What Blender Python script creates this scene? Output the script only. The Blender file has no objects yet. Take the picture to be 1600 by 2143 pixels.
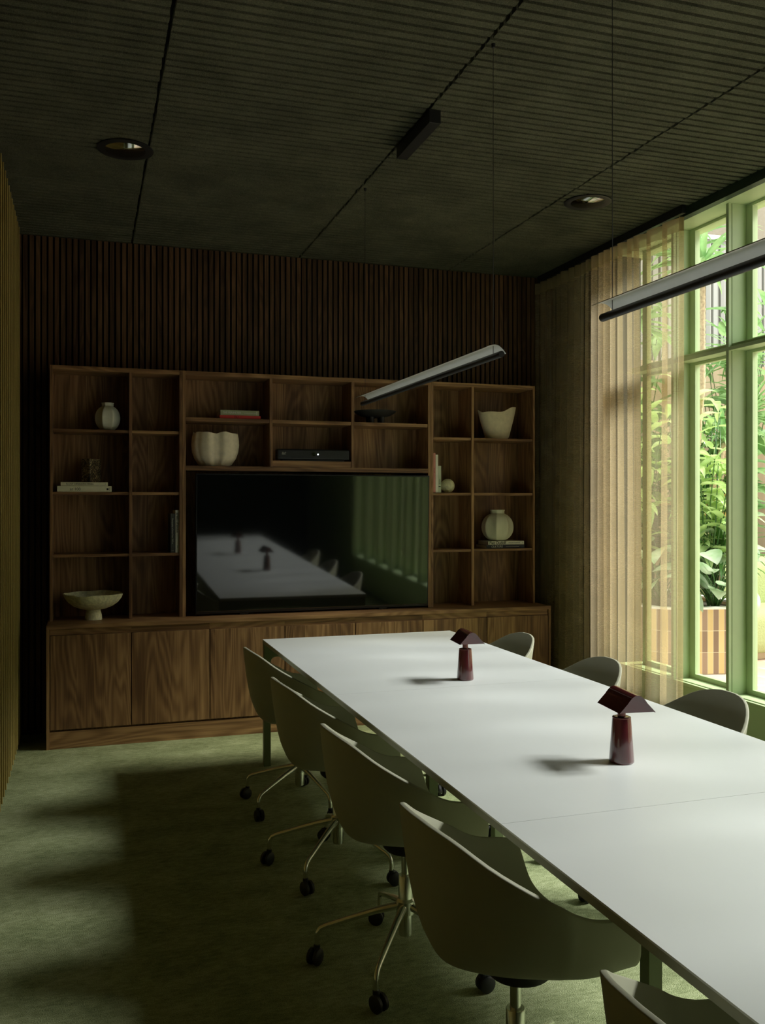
import bpy, math, random
from mathutils import Vector, Matrix
rnd = random.Random(7)
PI = math.pi
S = bpy.context.scene
COL = S.collection

# ---------------------------------------------------------------- camera, light, exposure
cam_d = bpy.data.cameras.new('camera'); cam = bpy.data.objects.new('camera', cam_d); COL.objects.link(cam)
cam.location = (0, 0, 1.545)
cam.rotation_euler = (PI/2, 0, -math.radians(18.06))
cam_d.sensor_fit = 'VERTICAL'; cam_d.sensor_height = 36.0; cam_d.sensor_width = 36.0*1600/2143
cam_d.lens = 1901/2143*36.0
cam_d.shift_y = -19.5/2143
cam_d.clip_start = 0.05; cam_d.clip_end = 200
S.camera = cam

w = bpy.data.worlds.new('sky'); S.world = w; w.use_nodes = True
wt = w.node_tree; wt.nodes.clear()
wo = wt.nodes.new('ShaderNodeOutputWorld'); wb = wt.nodes.new('ShaderNodeBackground')
wb.inputs[0].default_value = (0.95, 0.99, 0.98, 1); wb.inputs[1].default_value = 1.9
wt.links.new(wb.outputs[0], wo.inputs[0])

sun_d = bpy.data.lights.new('sun', 'SUN'); sun = bpy.data.objects.new('sun', sun_d); COL.objects.link(sun)
sun_d.energy = 7.0; sun_d.angle = math.radians(18); sun_d.color = (1.0, 0.985, 0.94)
sun.rotation_euler = Vector((-1.13, 0.30, -1.0)).to_track_quat('-Z', 'Y').to_euler()
sun.location = (8, -1, 8)

vs = S.view_settings
vs.view_transform = 'Standard'; vs.look = 'None'; vs.gamma = 1.0; vs.exposure = 0.28; vs.use_curve_mapping = False

# ---------------------------------------------------------------- materials
def nodes(name):
    m = bpy.data.materials.new(name); m.use_nodes = True
    nt = m.node_tree; nt.nodes.clear()
    out = nt.nodes.new('ShaderNodeOutputMaterial')
    return m, nt, out
def N(nt, t, **kw):
    n = nt.nodes.new(t)
    for k, v in kw.items(): setattr(n, k, v)
    return n
def L(nt, a, b): nt.links.new(a, b)
def pbsdf(nt, out, col=(.5,.5,.5), rough=.5, metal=0.0, spec=.5, coat=0.0):
    b = N(nt, 'ShaderNodeBsdfPrincipled')
    b.inputs['Base Color'].default_value = (*col, 1); b.inputs['Roughness'].default_value = rough
    b.inputs['Metallic'].default_value = metal; b.inputs['Specular IOR Level'].default_value = spec
    b.inputs['Coat Weight'].default_value = coat
    L(nt, b.outputs[0], out.inputs[0]); return b
def math_n(nt, op, a=None, b=None):
    n = N(nt, 'ShaderNodeMath', operation=op)
    for i, v in enumerate((a, b)):
        if v is None: continue
        if isinstance(v, (int, float)): n.inputs[i].default_value = v
        else: L(nt, v, n.inputs[i])
    return n.outputs[0]
def ramp(nt, fac, stops):
    r = N(nt, 'ShaderNodeValToRGB'); e = r.color_ramp.elements
    while len(e) < len(stops): e.new(0.5)
    for i, (p, c) in enumerate(stops): e[i].position = p; e[i].color = (*c, 1)
    L(nt, fac, r.inputs[0]); return r.outputs[0]
def noise(nt, vec, scale, detail=2.0, rough=.5, dist=0.0, sc=(1,1,1)):
    mp = N(nt, 'ShaderNodeMapping'); mp.inputs['Scale'].default_value = sc; L(nt, vec, mp.inputs[0])
    n = N(nt, 'ShaderNodeTexNoise'); n.inputs['Scale'].default_value = scale; n.inputs['Detail'].default_value = detail
    n.inputs['Roughness'].default_value = rough; n.inputs['Distortion'].default_value = dist
    L(nt, mp.outputs[0], n.inputs['Vector']); return n.outputs[0]
def bump(nt, b, h, dist, strength=1.0):
    n = N(nt, 'ShaderNodeBump'); n.inputs['Distance'].default_value = dist; n.inputs['Strength'].default_value = strength
    L(nt, h, n.inputs['Height']); L(nt, n.outputs[0], b.inputs['Normal'])

def simple(name, col, rough=.5, metal=0.0, spec=.5, var=.06, nscale=20, bmp=0.0, coat=0.0):
    """plain surface with a slight procedural variation of tone"""
    m, nt, out = nodes(name); b = pbsdf(nt, out, col, rough, metal, spec, coat)
    tc = N(nt, 'ShaderNodeTexCoord'); f = noise(nt, tc.outputs['Object'], nscale, 3)
    c = ramp(nt, f, [(.3, tuple(x*(1-var) for x in col)), (.7, tuple(min(1, x*(1+var)) for x in col))])
    L(nt, c, b.inputs['Base Color'])
    if bmp: bump(nt, b, f, bmp)
    return m

def wood(name, axis='Z', plank=.17, dark=(.115,.058,.026), mid=(.25,.138,.062), light=(.42,.25,.115), rough=.45, randomize=True, across='X'):
    m, nt, out = nodes(name); b = pbsdf(nt, out, mid, rough, 0, .35)
    tc = N(nt, 'ShaderNodeTexCoord'); oi = N(nt, 'ShaderNodeObjectInfo')
    add = N(nt, 'ShaderNodeVectorMath', operation='ADD'); L(nt, tc.outputs['Object'], add.inputs[0])
    if randomize:
        cm = N(nt, 'ShaderNodeCombineXYZ')
        L(nt, math_n(nt, 'MULTIPLY', oi.outputs['Random'], 37.0), cm.inputs[0]); L(nt, math_n(nt, 'MULTIPLY', oi.outputs['Random'], 61.0), cm.inputs[2])
        L(nt, cm.outputs[0], add.inputs[1])
    v = add.outputs[0]
    sep = N(nt, 'ShaderNodeSeparateXYZ'); L(nt, v, sep.inputs[0])
    ac = sep.outputs[across]
    pl = math_n(nt, 'FLOOR', math_n(nt, 'DIVIDE', ac, plank))
    wn = N(nt, 'ShaderNodeTexWhiteNoise', noise_dimensions='1D'); L(nt, pl, wn.inputs['W'])
    off = N(nt, 'ShaderNodeCombineXYZ'); o5 = math_n(nt, 'MULTIPLY', wn.outputs['Value'], 9.0)
    for i in range(3): L(nt, o5, off.inputs[i])
    ad2 = N(nt, 'ShaderNodeVectorMath', operation='ADD'); L(nt, v, ad2.inputs[0]); L(nt, off.outputs[0], ad2.inputs[1])
    v2 = ad2.outputs[0]
    sc = {'Z': (6,6,.75), 'X': (.75,6,6), 'Y': (6,.75,6)}[axis]
    n1 = noise(nt, v2, 1.0, 1.5, .45, .35, sc)
    rings = math_n(nt, 'SINE', math_n(nt, 'MULTIPLY', n1, 95.0))
    sf = {'Z': (130,130,3), 'X': (3,130,130), 'Y': (130,3,130)}[axis]
    fine = noise(nt, v2, 1.0, 3, .6, .3, sf)
    s2 = {'Z': (22,22,1.2), 'X': (1.2,22,22), 'Y': (22,1.2,22)}[axis]
    broad = noise(nt, v2, 1.0, 2, .5, .6, s2)
    f = math_n(nt, 'ADD', math_n(nt, 'MULTIPLY', rings, .085), math_n(nt, 'MULTIPLY', fine, .42))
    f = math_n(nt, 'ADD', f, math_n(nt, 'MULTIPLY', broad, .48))
    f = math_n(nt, 'ADD', f, math_n(nt, 'MULTIPLY', math_n(nt, 'SUBTRACT', wn.outputs['Value'], .5), .26))
    c = ramp(nt, f, [(.22, dark), (.45, mid), (.68, light)])
    L(nt, c, b.inputs['Base Color']); bump(nt, b, fine, .0006)
    return m

M = {}
M['wood_v'] = wood('walnut_vertical_grain', 'Z')
M['wood_h'] = wood('walnut_horizontal_grain', 'X', across='Z', plank=.6)
M['slat'] = wood('walnut_slats', 'Z', plank=.0395, randomize=False, dark=(.045,.023,.011), mid=(.095,.05,.024), light=(.165,.09,.042), rough=.6)
M['felt'] = simple('black_felt', (.006,.006,.007), .95)
M['black'] = simple('black_powder_coat', (.012,.013,.014), .45)
M['blackplastic'] = simple('black_plastic', (.015,.016,.018), .35)
M['bezel'] = simple('screen_bezel', (.01,.01,.011), .3)
M['table'] = simple('white_laminate', (.69,.72,.72), .38, spec=.5, var=.01, nscale=3)
M['tedge'] = simple('table_edge_grey', (.33,.34,.27), .5)
M['frame'] = simple('olive_steel', (.14,.175,.08), .45)
M['shell'] = simple('khaki_shell', (.37,.37,.28), .55, spec=.35, var=.02)
M['chrome'] = simple('polished_aluminium', (.78,.78,.74), .22, 1.0, var=.02)
M['caster'] = simple('black_caster', (.012,.012,.013), .5)
M['green'] = simple('green_painted_timber', (.50,.63,.35), .38, var=.03, nscale=6)
M['dgreen'] = simple('dark_green_trim', (.022,.04,.022), .45)
M['wallpaint'] = simple('dark_wall_paint', (.035,.04,.03), .8)
M['burgundy'] = simple('burgundy_gloss_lacquer', (.085,.014,.017), .16, spec=.7, coat=1.0, var=.02)
M['brass'] = simple('burgundy_collar', (.16,.06,.05), .25, .6)
M['white'] = simple('white_reflector', (.90,.91,.89), .5, var=.02)
M['cream'] = simple('cream_stoneware', (.78,.71,.52), .75, var=.08, nscale=30, bmp=.0012)
M['sage'] = simple('pale_sage_ceramic', (.72,.74,.59), .5, var=.04, nscale=14)
M['rustic'] = simple('rough_pale_clay', (.70,.69,.44), .9, var=.2, nscale=45, bmp=.004)
M['jet'] = simple('matt_black_ceramic', (.010,.011,.012), .6)
M['ivorybook'] = simple('ivory_book_cloth', (.76,.75,.52), .7)
M['whitebook'] = simple('white_book_cover', (.8,.81,.70), .6)
M['greenbook'] = simple('sage_book_cloth', (.33,.37,.22), .7)
M['redbook'] = simple('red_book_cloth', (.55,.04,.035), .7)
M['pinkbook'] = simple('pink_book_cloth', (.60,.27,.22), .7)
M['palebook'] = simple('pale_green_book', (.56,.63,.47), .7)
M['navybook'] = simple('navy_book_cloth', (.012,.016,.03), .6)
M['charbook'] = simple('charcoal_book_cloth', (.03,.035,.03), .6)
M['ink'] = simple('dark_ink', (.03,.035,.02), .7)
M['lightink'] = simple('pale_ink', (.62,.62,.56), .7)
M['redink'] = simple('dark_red_ink', (.16,.01,.01), .7)
M['lens'] = simple('lens_ring', (.10,.10,.09), .2, .5)
M['pages'] = simple('paper_pages', (.6,.57,.48), .9)
M['soil'] = simple('soil', (.06,.045,.03), .95, var=.4, bmp=.01)
M['trunk'] = simple('cane_bark', (.50,.38,.24), .85, var=.25, nscale=40, bmp=.004)
M['sofa'] = simple('pale_green_boucle', (.52,.58,.28), .95, var=.08, nscale=60, bmp=.004)
M['taupe'] = simple('taupe_render', (.33,.28,.21), .9)
M['whitecap'] = simple('white_capping', (.8,.78,.72), .6)

def leaf_mat(name, a, b_, spec=.5, rough=.28):
    m, nt, out = nodes(name)
    tc = N(nt, 'ShaderNodeTexCoord'); f = noise(nt, tc.outputs['Object'], 5, 3)
    c = ramp(nt, f, [(.35, a), (.65, b_)])
    b = N(nt, 'ShaderNodeBsdfPrincipled'); b.inputs['Roughness'].default_value = rough; b.inputs['Specular IOR Level'].default_value = spec
    L(nt, c, b.inputs['Base Color'])
    t = N(nt, 'ShaderNodeBsdfTranslucent'); L(nt, c, t.inputs[0])
    mx = N(nt, 'ShaderNodeMixShader'); mx.inputs[0].default_value = .4
    L(nt, b.outputs[0], mx.inputs[1]); L(nt, t.outputs[0], mx.inputs[2]); L(nt, mx.outputs[0], out.inputs[0]); return m
M['leaf_strap'] = leaf_mat('strap_leaf', (.20,.38,.14), (.40,.58,.26))
M['leaf_lime'] = leaf_mat('lime_leaf', (.46,.64,.22), (.68,.82,.40))
M['leaf_deep'] = leaf_mat('deep_green_leaf', (.04,.13,.03), (.12,.28,.06), .8, .2)
M['leaf_silver'] = leaf_mat('glossy_pale_leaf', (.26,.42,.20), (.60,.70,.52), 1.0, .22)
M['leaf_brown'] = leaf_mat('dried_leaf', (.42,.24,.10), (.55,.38,.14), .3, .6)

def carpet():
    m, nt, out = nodes('green_loop_carpet'); b = pbsdf(nt, out, (.2,.25,.14), .95, 0, .1)
    tc = N(nt, 'ShaderNodeTexCoord'); v = tc.outputs['Object']
    a = noise(nt, v, 3.5, 5, .65, .4, (1,1.6,1)); c_ = noise(nt, v, 38, 4, .7, .4, (.6,1.5,1)); d = noise(nt, v, 300, 2, .6, 0, (.8,1,1))
    f = math_n(nt, 'ADD', math_n(nt, 'MULTIPLY', a, .30), math_n(nt, 'ADD', math_n(nt, 'MULTIPLY', c_, .32), math_n(nt, 'MULTIPLY', d, .38)))
    c = ramp(nt, f, [(.36, (.12,.155,.065)), (.5, (.30,.345,.18)), (.64, (.50,.54,.33))])
    L(nt, c, b.inputs['Base Color']); bump(nt, b, d, .004); return m
M['carpet'] = carpet()
def woodwool():
    m, nt, out = nodes('dark_wood_wool_panel'); b = pbsdf(nt, out, (.05,.05,.04), .95, 0, .15)
    tc = N(nt, 'ShaderNodeTexCoord'); v = tc.outputs['Object']
    n1 = noise(nt, v, 55, 3, .6, 6.0); n2 = noise(nt, v, 110, 2, .6, 3.5, (1,.8,1)); n3 = noise(nt, v, 4, 3, .6)
    r1 = math_n(nt, 'ABSOLUTE', math_n(nt, 'SINE', math_n(nt, 'MULTIPLY', n1, 30.0)))
    f = math_n(nt, 'ADD', math_n(nt, 'MULTIPLY', r1, .45), math_n(nt, 'ADD', math_n(nt, 'MULTIPLY', n2, .45), math_n(nt, 'MULTIPLY', n3, .22)))
    c = ramp(nt, f, [(.38, (.016,.020,.014)), (.62, (.14,.157,.102)), (.86, (.52,.54,.37))])
    L(nt, c, b.inputs['Base Color']); bump(nt, b, f, .006); return m
M['ceil'] = woodwool()
def cloth(name, col, transp, transl, rib=900):
    m, nt, out = nodes(name)
    tc = N(nt, 'ShaderNodeTexCoord'); f = noise(nt, tc.outputs['Object'], 1, 3, .6, .3, (30,30,rib)); g = noise(nt, tc.outputs['Object'], 3, 3)
    s = math_n(nt, 'ADD', math_n(nt, 'MULTIPLY', f, .5), math_n(nt, 'MULTIPLY', g, .5))
    c = ramp(nt, s, [(.3, tuple(x*.8 for x in col)), (.7, tuple(min(1, x*1.15) for x in col))])
    d = N(nt, 'ShaderNodeBsdfDiffuse'); L(nt, c, d.inputs[0])
    t = N(nt, 'ShaderNodeBsdfTranslucent'); L(nt, c, t.inputs[0])
    mx = N(nt, 'ShaderNodeMixShader'); mx.inputs[0].default_value = transl; L(nt, d.outputs[0], mx.inputs[1]); L(nt, t.outputs[0], mx.inputs[2])
    tr = N(nt, 'ShaderNodeBsdfTransparent'); tr.inputs[0].default_value = (1, .95, .82, 1)
    m2 = N(nt, 'ShaderNodeMixShader'); m2.inputs[0].default_value = transp
    L(nt, mx.outputs[0], m2.inputs[1]); L(nt, tr.outputs[0], m2.inputs[2]); L(nt, m2.outputs[0], out.inputs[0]); return m
M['sheer'] = cloth('ochre_sheer', (.72,.62,.42), .66, .55)
M['header'] = cloth('sheer_header', (.50,.42,.24), .25, .5)
M['drape'] = cloth('heavy_ochre_drape', (.36,.285,.10), 0.0, .05)
def glass():
    m, nt, out = nodes('window_glass')
    g = N(nt, 'ShaderNodeBsdfGlossy'); g.inputs['Roughness'].default_value = .01
    tr = N(nt, 'ShaderNodeBsdfTransparent'); tr.inputs[0].default_value = (.97,.985,.97,1)
    fr = N(nt, 'ShaderNodeFresnel'); fr.inputs[0].default_value = 1.25
    ge = N(nt, 'ShaderNodeNewGeometry'); ff = math_n(nt, 'MULTIPLY', fr.outputs[0], math_n(nt, 'SUBTRACT', 1.0, ge.outputs['Backfacing']))
    mx = N(nt, 'ShaderNodeMixShader'); L(nt, ff, mx.inputs[0]); L(nt, tr.outputs[0], mx.inputs[1]); L(nt, g.outputs[0], mx.inputs[2])
    L(nt, mx.outputs[0], out.inputs[0]); return m
M['glass'] = glass()
def screen():
    m, nt, out = nodes('switched_off_screen'); b = pbsdf(nt, out, (.004,.005,.006), .05, 0, .9); b.inputs['IOR'].default_value = 1.7
    return m
M['screen'] = screen()
def mirror_cone():
    m, nt, out = nodes('downlight_reflector'); pbsdf(nt, out, (.35,.36,.33), .12, 1.0); return m
M['reflector'] = mirror_cone()
def emit(name, col, s):
    m, nt, out = nodes(name); e = N(nt, 'ShaderNodeEmission'); e.inputs[0].default_value = (*col, 1); e.inputs[1].default_value = s
    L(nt, e.outputs[0], out.inputs[0]); return m
M['led'] = emit('white_indicator', (.9,1,1), 2.0)
def speckle():
    m, nt, out = nodes('speckled_marble'); b = pbsdf(nt, out, (.05,.04,.02), .35)
    tc = N(nt, 'ShaderNodeTexCoord'); n1 = noise(nt, tc.outputs['Object'], 110, 3, .7, .8); n2 = noise(nt, tc.outputs['Object'], 22, 3, .6, .8)
    f = math_n(nt, 'ADD', math_n(nt, 'MULTIPLY', n1, .7), math_n(nt, 'MULTIPLY', n2, .3))
    c = ramp(nt, f, [(.44, (.008,.007,.006)), (.52, (.10,.07,.03)), (.60, (.55,.45,.24))]); L(nt, c, b.inputs['Base Color']); return m
M['speckle'] = speckle()
def tiles():
    """planter: upright tiles, cream-yellow and brown, pale joints; u runs along the face (UV x in metres)"""
    m, nt, out = nodes('striped_planter_tiles'); b = pbsdf(nt, out, (.6,.5,.3), .35)
    uv = N(nt, 'ShaderNodeUVMap'); sp = N(nt, 'ShaderNodeSeparateXYZ'); L(nt, uv.outputs[0], sp.inputs[0])
    u = math_n(nt, 'DIVIDE', sp.outputs[0], .052); k = math_n(nt, 'FLOOR', u); par = math_n(nt, 'MODULO', k, 2.0)
    fr = math_n(nt, 'FRACT', u); r = math_n(nt, 'FRACT', math_n(nt, 'DIVIDE', math_n(nt, 'ADD', sp.outputs[1], .0), .195))
    wn = N(nt, 'ShaderNodeTexWhiteNoise', noise_dimensions='2D'); cm = N(nt, 'ShaderNodeCombineXYZ'); L(nt, k, cm.inputs[0])
    L(nt, math_n(nt, 'FLOOR', math_n(nt, 'DIVIDE', sp.outputs[1], .195)), cm.inputs[1]); L(nt, cm.outputs[0], wn.inputs['Vector'])
    cy = ramp(nt, wn.outputs['Value'], [(0, (.58,.42,.17)), (1, (.72,.55,.26))]); cb = ramp(nt, wn.outputs['Value'], [(0, (.22,.14,.085)), (1, (.34,.23,.15))])
    mx = N(nt, 'ShaderNodeMix', data_type='RGBA'); L(nt, math_n(nt, 'GREATER_THAN', par, .5), mx.inputs[0]); L(nt, cy, mx.inputs[6]); L(nt, cb, mx.inputs[7])
    j = math_n(nt, 'MAXIMUM', math_n(nt, 'LESS_THAN', fr, .05), math_n(nt, 'LESS_THAN', r, .02))
    m2 = N(nt, 'ShaderNodeMix', data_type='RGBA'); L(nt, j, m2.inputs[0]); L(nt, mx.outputs[2], m2.inputs[6]); m2.inputs[7].default_value = (.75,.66,.45,1)
    L(nt, m2.outputs[2], b.inputs['Base Color']); return m
M['tiles'] = tiles()
def paving():
    m, nt, out = nodes('terracotta_paving'); b = pbsdf(nt, out, (.6,.4,.3), .7)
    tc = N(nt, 'ShaderNodeTexCoord'); sp = N(nt, 'ShaderNodeSeparateXYZ'); L(nt, tc.outputs['Object'], sp.inputs[0])
    fx = math_n(nt, 'FRACT', math_n(nt, 'DIVIDE', sp.outputs[0], .30)); fy = math_n(nt, 'FRACT', math_n(nt, 'DIVIDE', sp.outputs[1], .30))
    tri = math_n(nt, 'LESS_THAN', math_n(nt, 'ADD', fx, fy), .42)
    n = noise(nt, tc.outputs['Object'], 6, 3)
    c = ramp(nt, n, [(.3, (.66,.46,.36)), (.7, (.74,.55,.44))])
    mx = N(nt, 'ShaderNodeMix', data_type='RGBA'); L(nt, tri, mx.inputs[0]); L(nt, c, mx.inputs[6]); mx.inputs[7].default_value = (.8,.77,.70,1)
    L(nt, mx.outputs[2], b.inputs['Base Color']); return m
M['paving'] = paving()
def boards(name, a, b_, wdt):
    m, nt, out = nodes(name); b = pbsdf(nt, out, a, .8)
    tc = N(nt, 'ShaderNodeTexCoord'); sp = N(nt, 'ShaderNodeSeparateXYZ'); L(nt, tc.outputs['Object'], sp.inputs[0])
    wn = N(nt, 'ShaderNodeTexWhiteNoise', noise_dimensions='1D'); L(nt, math_n(nt, 'FLOOR', math_n(nt, 'DIVIDE', sp.outputs[0], wdt)), wn.inputs['W'])
    c = ramp(nt, wn.outputs['Value'], [(0, a), (1, b_)]); L(nt, c, b.inputs['Base Color']); return m
M['tanboard'] = boards('tan_timber_boards', (.42,.32,.20), (.55,.42,.28), .14)
M['greyslat'] = boards('grey_fence_slats', (.36,.35,.33), (.50,.49,.47), .11)

# ---------------------------------------------------------------- mesh helpers
class MB:
    def __init__(self): self.v = []; self.f = []; self.uv = None
    def box(self, x0, x1, y0, y1, z0, z1, m=None):
        b = len(self.v)
        p = [(x0,y0,z0),(x1,y0,z0),(x1,y1,z0),(x0,y1,z0),(x0,y0,z1),(x1,y0,z1),(x1,y1,z1),(x0,y1,z1)]
        if m is not None: p = [tuple(m @ Vector(q)) for q in p]
        self.v += p
        self.f += [tuple(b+i for i in q) for q in ((0,3,2,1),(4,5,6,7),(0,1,5,4),(1,2,6,5),(2,3,7,6),(3,0,4,7))]
        return self
    def grid(self, rows, closed_u=False, closed_v=False):
        b = len(self.v); n = len(rows); k = len(rows[0])
        for r in rows: self.v += [tuple(p) for p in r]
        for i in range(n if closed_u else n-1):
            for j in range(k if closed_v else k-1):
                i2 = (i+1) % n; j2 = (j+1) % k
                self.f.append((b+i*k+j, b+i*k+j2, b+i2*k+j2, b+i2*k+j))
        return b
    def lathe(self, prof, c=(0,0,0), n=32, fn=None):
        """prof: (r, z) list; fn(angle, r, z) -> r,z modifies"""
        rows = []
        for r, z in prof:
            row = []
            for i in range(n):
                a = 2*PI*i/n; rr, zz = (r, z) if fn is None else fn(a, r, z)
                row.append((c[0]+rr*math.cos(a), c[1]+rr*math.sin(a), c[2]+zz))
            rows.append(row)
        b = self.grid(rows, closed_v=True)
        if prof[0][0] > 1e-4: self.f.append(tuple(b+i for i in reversed(range(n))))
        if prof[-1][0] > 1e-4: self.f.append(tuple(b+(len(prof)-1)*n+i for i in range(n)))
        return self
    def tube(self, pts, r, n=12, cap=True):
        pts = [Vector(p) for p in pts]; rows = []
        rs = r if isinstance(r, (list, tuple)) else [r]*len(pts)
        up = None
        for i, p in enumerate(pts):
            t = (pts[min(i+1, len(pts)-1)] - pts[max(i-1, 0)]).normalized()
            if up is None:
                up = Vector((0,0,1)) if abs(t.z) < .9 else Vector((1,0,0))
            a = t.cross(up).normalized(); b_ = a.cross(t).normalized(); up = b_
            rows.append([tuple(p + (a*math.cos(2*PI*j/n) + b_*math.sin(2*PI*j/n))*rs[i]) for j in range(n)])
        b = self.grid(rows, closed_v=True)
        if cap:
            self.f.append(tuple(b+i for i in reversed(range(n)))); self.f.append(tuple(b+(len(rows)-1)*n+i for i in range(n)))
        return self
    def prism(self, poly, y0, y1, axis='Y'):
        b = len(self.v); n = len(poly)
        for y in (y0, y1):
            for p in poly:
                self.v.append({'Y': (p[0], y, p[1]), 'Z': (p[0], p[1], y), 'X': (y, p[0], p[1])}[axis])
        self.f.append(tuple(b+i for i in range(n))); self.f.append(tuple(b+n+i for i in reversed(range(n))))
        for i in range(n):
            j = (i+1) % n; self.f.append((b+i, b+n+i, b+n+j, b+j))
        return self
    def build(self, name, mat, parent=None, smooth=False, bevel=0, local=False, angle=40):
        me = bpy.data.meshes.new(name)
        vv = self.v
        if parent is not None and not local:
            o0 = parent.location
            q = parent
            off = Vector(o0)
            while q.parent is not None: q = q.parent; off += q.location
            vv = [(x-off.x, y-off.y, z-off.z) for x, y, z in vv]
        me.from_pydata(vv, [], self.f); me.validate(); me.materials.append(mat)
        import bmesh
        bm = bmesh.new(); bm.from_mesh(me); bmesh.ops.recalc_face_normals(bm, faces=bm.faces); bm.to_mesh(me); bm.free()
        if smooth:
            for p in me.polygons: p.use_smooth = True
            if angle: me.set_sharp_from_angle(angle=math.radians(angle))
        o = bpy.data.objects.new(name, me); COL.objects.link(o)
        if parent is not None: o.parent = parent
        if bevel:
            md = o.modifiers.new('Bevel', 'BEVEL'); md.width = bevel; md.segments = 2; md.limit_method = 'ANGLE'
        return o
def tag(o, label=None, cat=None, group=None, kind=None):
    if label: o['label'] = label
    if cat: o['category'] = cat
    if group: o['group'] = group
    if kind: o['kind'] = kind
    return o
def thing(name, loc, label, cat, group=None, rz=0):
    o = bpy.data.objects.new(name, None); COL.objects.link(o); o.location = loc; o.rotation_euler = (0,0,rz)
    o.empty_display_size = .05
    return tag(o, label, cat, group)
def copy_tree(o, parent=None):
    c = o.copy(); COL.objects.link(c); c.parent = parent
    for ch in list(o.children): copy_tree(ch, c)
    return c
def struct(mb, name, mat, **k):
    return tag(mb.build(name, mat, **k), kind='structure')
def rounded(poly_w, poly_h, r, n=5):
    pts = []
    for cx, cy, a0 in ((poly_w-r, r, -PI/2), (poly_w-r, poly_h-r, 0), (r, poly_h-r, PI/2), (r, r, PI)):
        for i in range(n+1):
            a = a0 + PI/2*i/n; pts.append((cx+r*math.cos(a), cy+r*math.sin(a)))
    return pts
def text(s, size, loc, mat, parent, name='title', vertical=False, sx=1.0, extr=.0004, bold=0.0):
    cu = bpy.data.curves.new('t', 'FONT'); cu.body = s; cu.size = size; cu.extrude = extr; cu.offset = bold
    cu.align_x = 'LEFT'; cu.align_y = 'CENTER'
    to = bpy.data.objects.new('t', cu); COL.objects.link(to)
    bpy.context.view_layer.update()
    dg = bpy.context.evaluated_depsgraph_get()
    me = bpy.data.meshes.new_from_object(to.evaluated_get(dg))
    bpy.data.objects.remove(to)
    R = Matrix.Rotation(PI/2, 4, 'X') @ Matrix.Diagonal((sx, 1, 1, 1))
    if vertical: R = Matrix.Rotation(PI/2, 4, 'Y') @ R
    off = Vector((0,0,0)); q = parent
    while q is not None: off += q.location; q = q.parent
    me.transform(Matrix.Translation(Vector(loc)-off) @ R)
    me.materials.clear(); me.materials.append(mat); me.name = name
    o = bpy.data.objects.new(name, me); COL.objects.link(o); o.parent = parent
    return o

# ---------------------------------------------------------------- room
ZC = 3.333; YB = 6.50; XL = -0.52; YF = -2.6; XW = 3.54
struct(MB().box(XL-.1, 3.75, YF-.1, YB+.15, -.12, 0), 'floor', M['carpet'])
struct(MB().box(XL-.1, XL, YF, YB, 0, 3.45), 'wall_left', M['wallpaint'])
struct(MB().box(XL-.1, 3.75, YF-.1, YF, 0, 3.45), 'wall_front', M['wallpaint'])
struct(MB().box(XL-.1, 3.75, YB, YB+.15, 0, 3.45), 'wall_back', M['felt'])
# slat cladding of the back wall: one surface of battens
mb = MB(); x = XL + .004
while x < 3.52:
    mb.box(x, x+.027, YB-.020, YB-.0005, .0, ZC-.004); x += .0395
struct(mb, 'trim_1', M['slat'])
# ceiling: dark slab plus grooved wood wool panels in 1.18 m bays
struct(MB().box(XL-.1, 3.79, YF-.1, YB+.15, 3.375, 3.5), 'ceiling', M['felt'])
joints = [XL, .30, 1.478, 2.65, 3.449]
mb = MB(); rr = random.Random(3)
y = YF + .01
while y < YB-.03:
    for a, b in zip(joints[:-1], joints[1:]):
        x0 = a+.007+rr.uniform(-.003,.003); x1 = b-.007+rr.uniform(-.003,.003)
        mb.box(x0, x1, y, y+.0375, ZC, 3.376)
    y += .0552
struct(mb, 'trim_2', M['ceil'])
# right wall: low panel under the windows, solid end by the back wall, head
BAY = .521; Y0 = 4.386
bays = list(range(-8, 2)); YN = Y0 + BAY*bays[0]; YE = Y0 + BAY*2.28
struct(MB().box(3.56, 3.75, YF, YE, 0, .418).box(3.56, 3.75, YF, YN, .418, 3.284), 'wall_right', M['green'])
struct(MB().box(3.56,3.75, YE+.001, YB, 0, 3.284), 'wall_right_end', M['wallpaint'])
struct(MB().box(3.50, 3.79, YF, YB, 3.284, 3.376), 'trim_3', M['green'], bevel=.003)
struct(MB().box(3.451, 3.50, YF, YB, 3.283, 3.376), 'trim_4', M['dgreen'])
for n, k in enumerate(bays):
    y1 = Y0 + BAY*k; y2 = y1 + BAY               # clear span between mullion faces, mullion k at the low-y end
    mb = MB()
    # mullion at y1: nose and body
    mb.box(XW, 3.561, y1, y1+.024, .418, 3.284)
    mb.box(3.565, 3.73, y1, y1+.045, .418, 3.284)
    # sill and transom
    mb.box(XW, 3.565, y1+.024, y2, .405, .425); mb.box(3.565, 3.73, y1+.045, y2, .40, .430)
    mb.box(XW, 3.561, y1+.024, y2, 2.427, 2.448); mb.box(3.565, 3.73, y1+.045, y2, 2.432, 2.470)
    o = struct(mb, 'window_%d' % (n+1), M['green'], bevel=.0015)
    ym = y1+.045
    for z0, z1, nm in ((.430, 2.432, 'lower'), (2.470, 3.284, 'upper')):
        s = MB(); st = .052
        s.box(3.664, 3.70, ym, ym+st, z0, z1); s.box(3.664, 3.70, y2-st, y2, z0, z1)
        s.box(3.664, 3.70, ym+st, y2-st, z0, z0+.03); s.box(3.664, 3.70, ym+st, y2-st, z1-.018, z1)
        so = s.build('sash', M['green'], o, bevel=.0012)
        MB().box(3.680, 3.686, ym+st-.005, y2-st+.005, z0+.025, z1-.015).build('pane', M['glass'], so)

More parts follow.
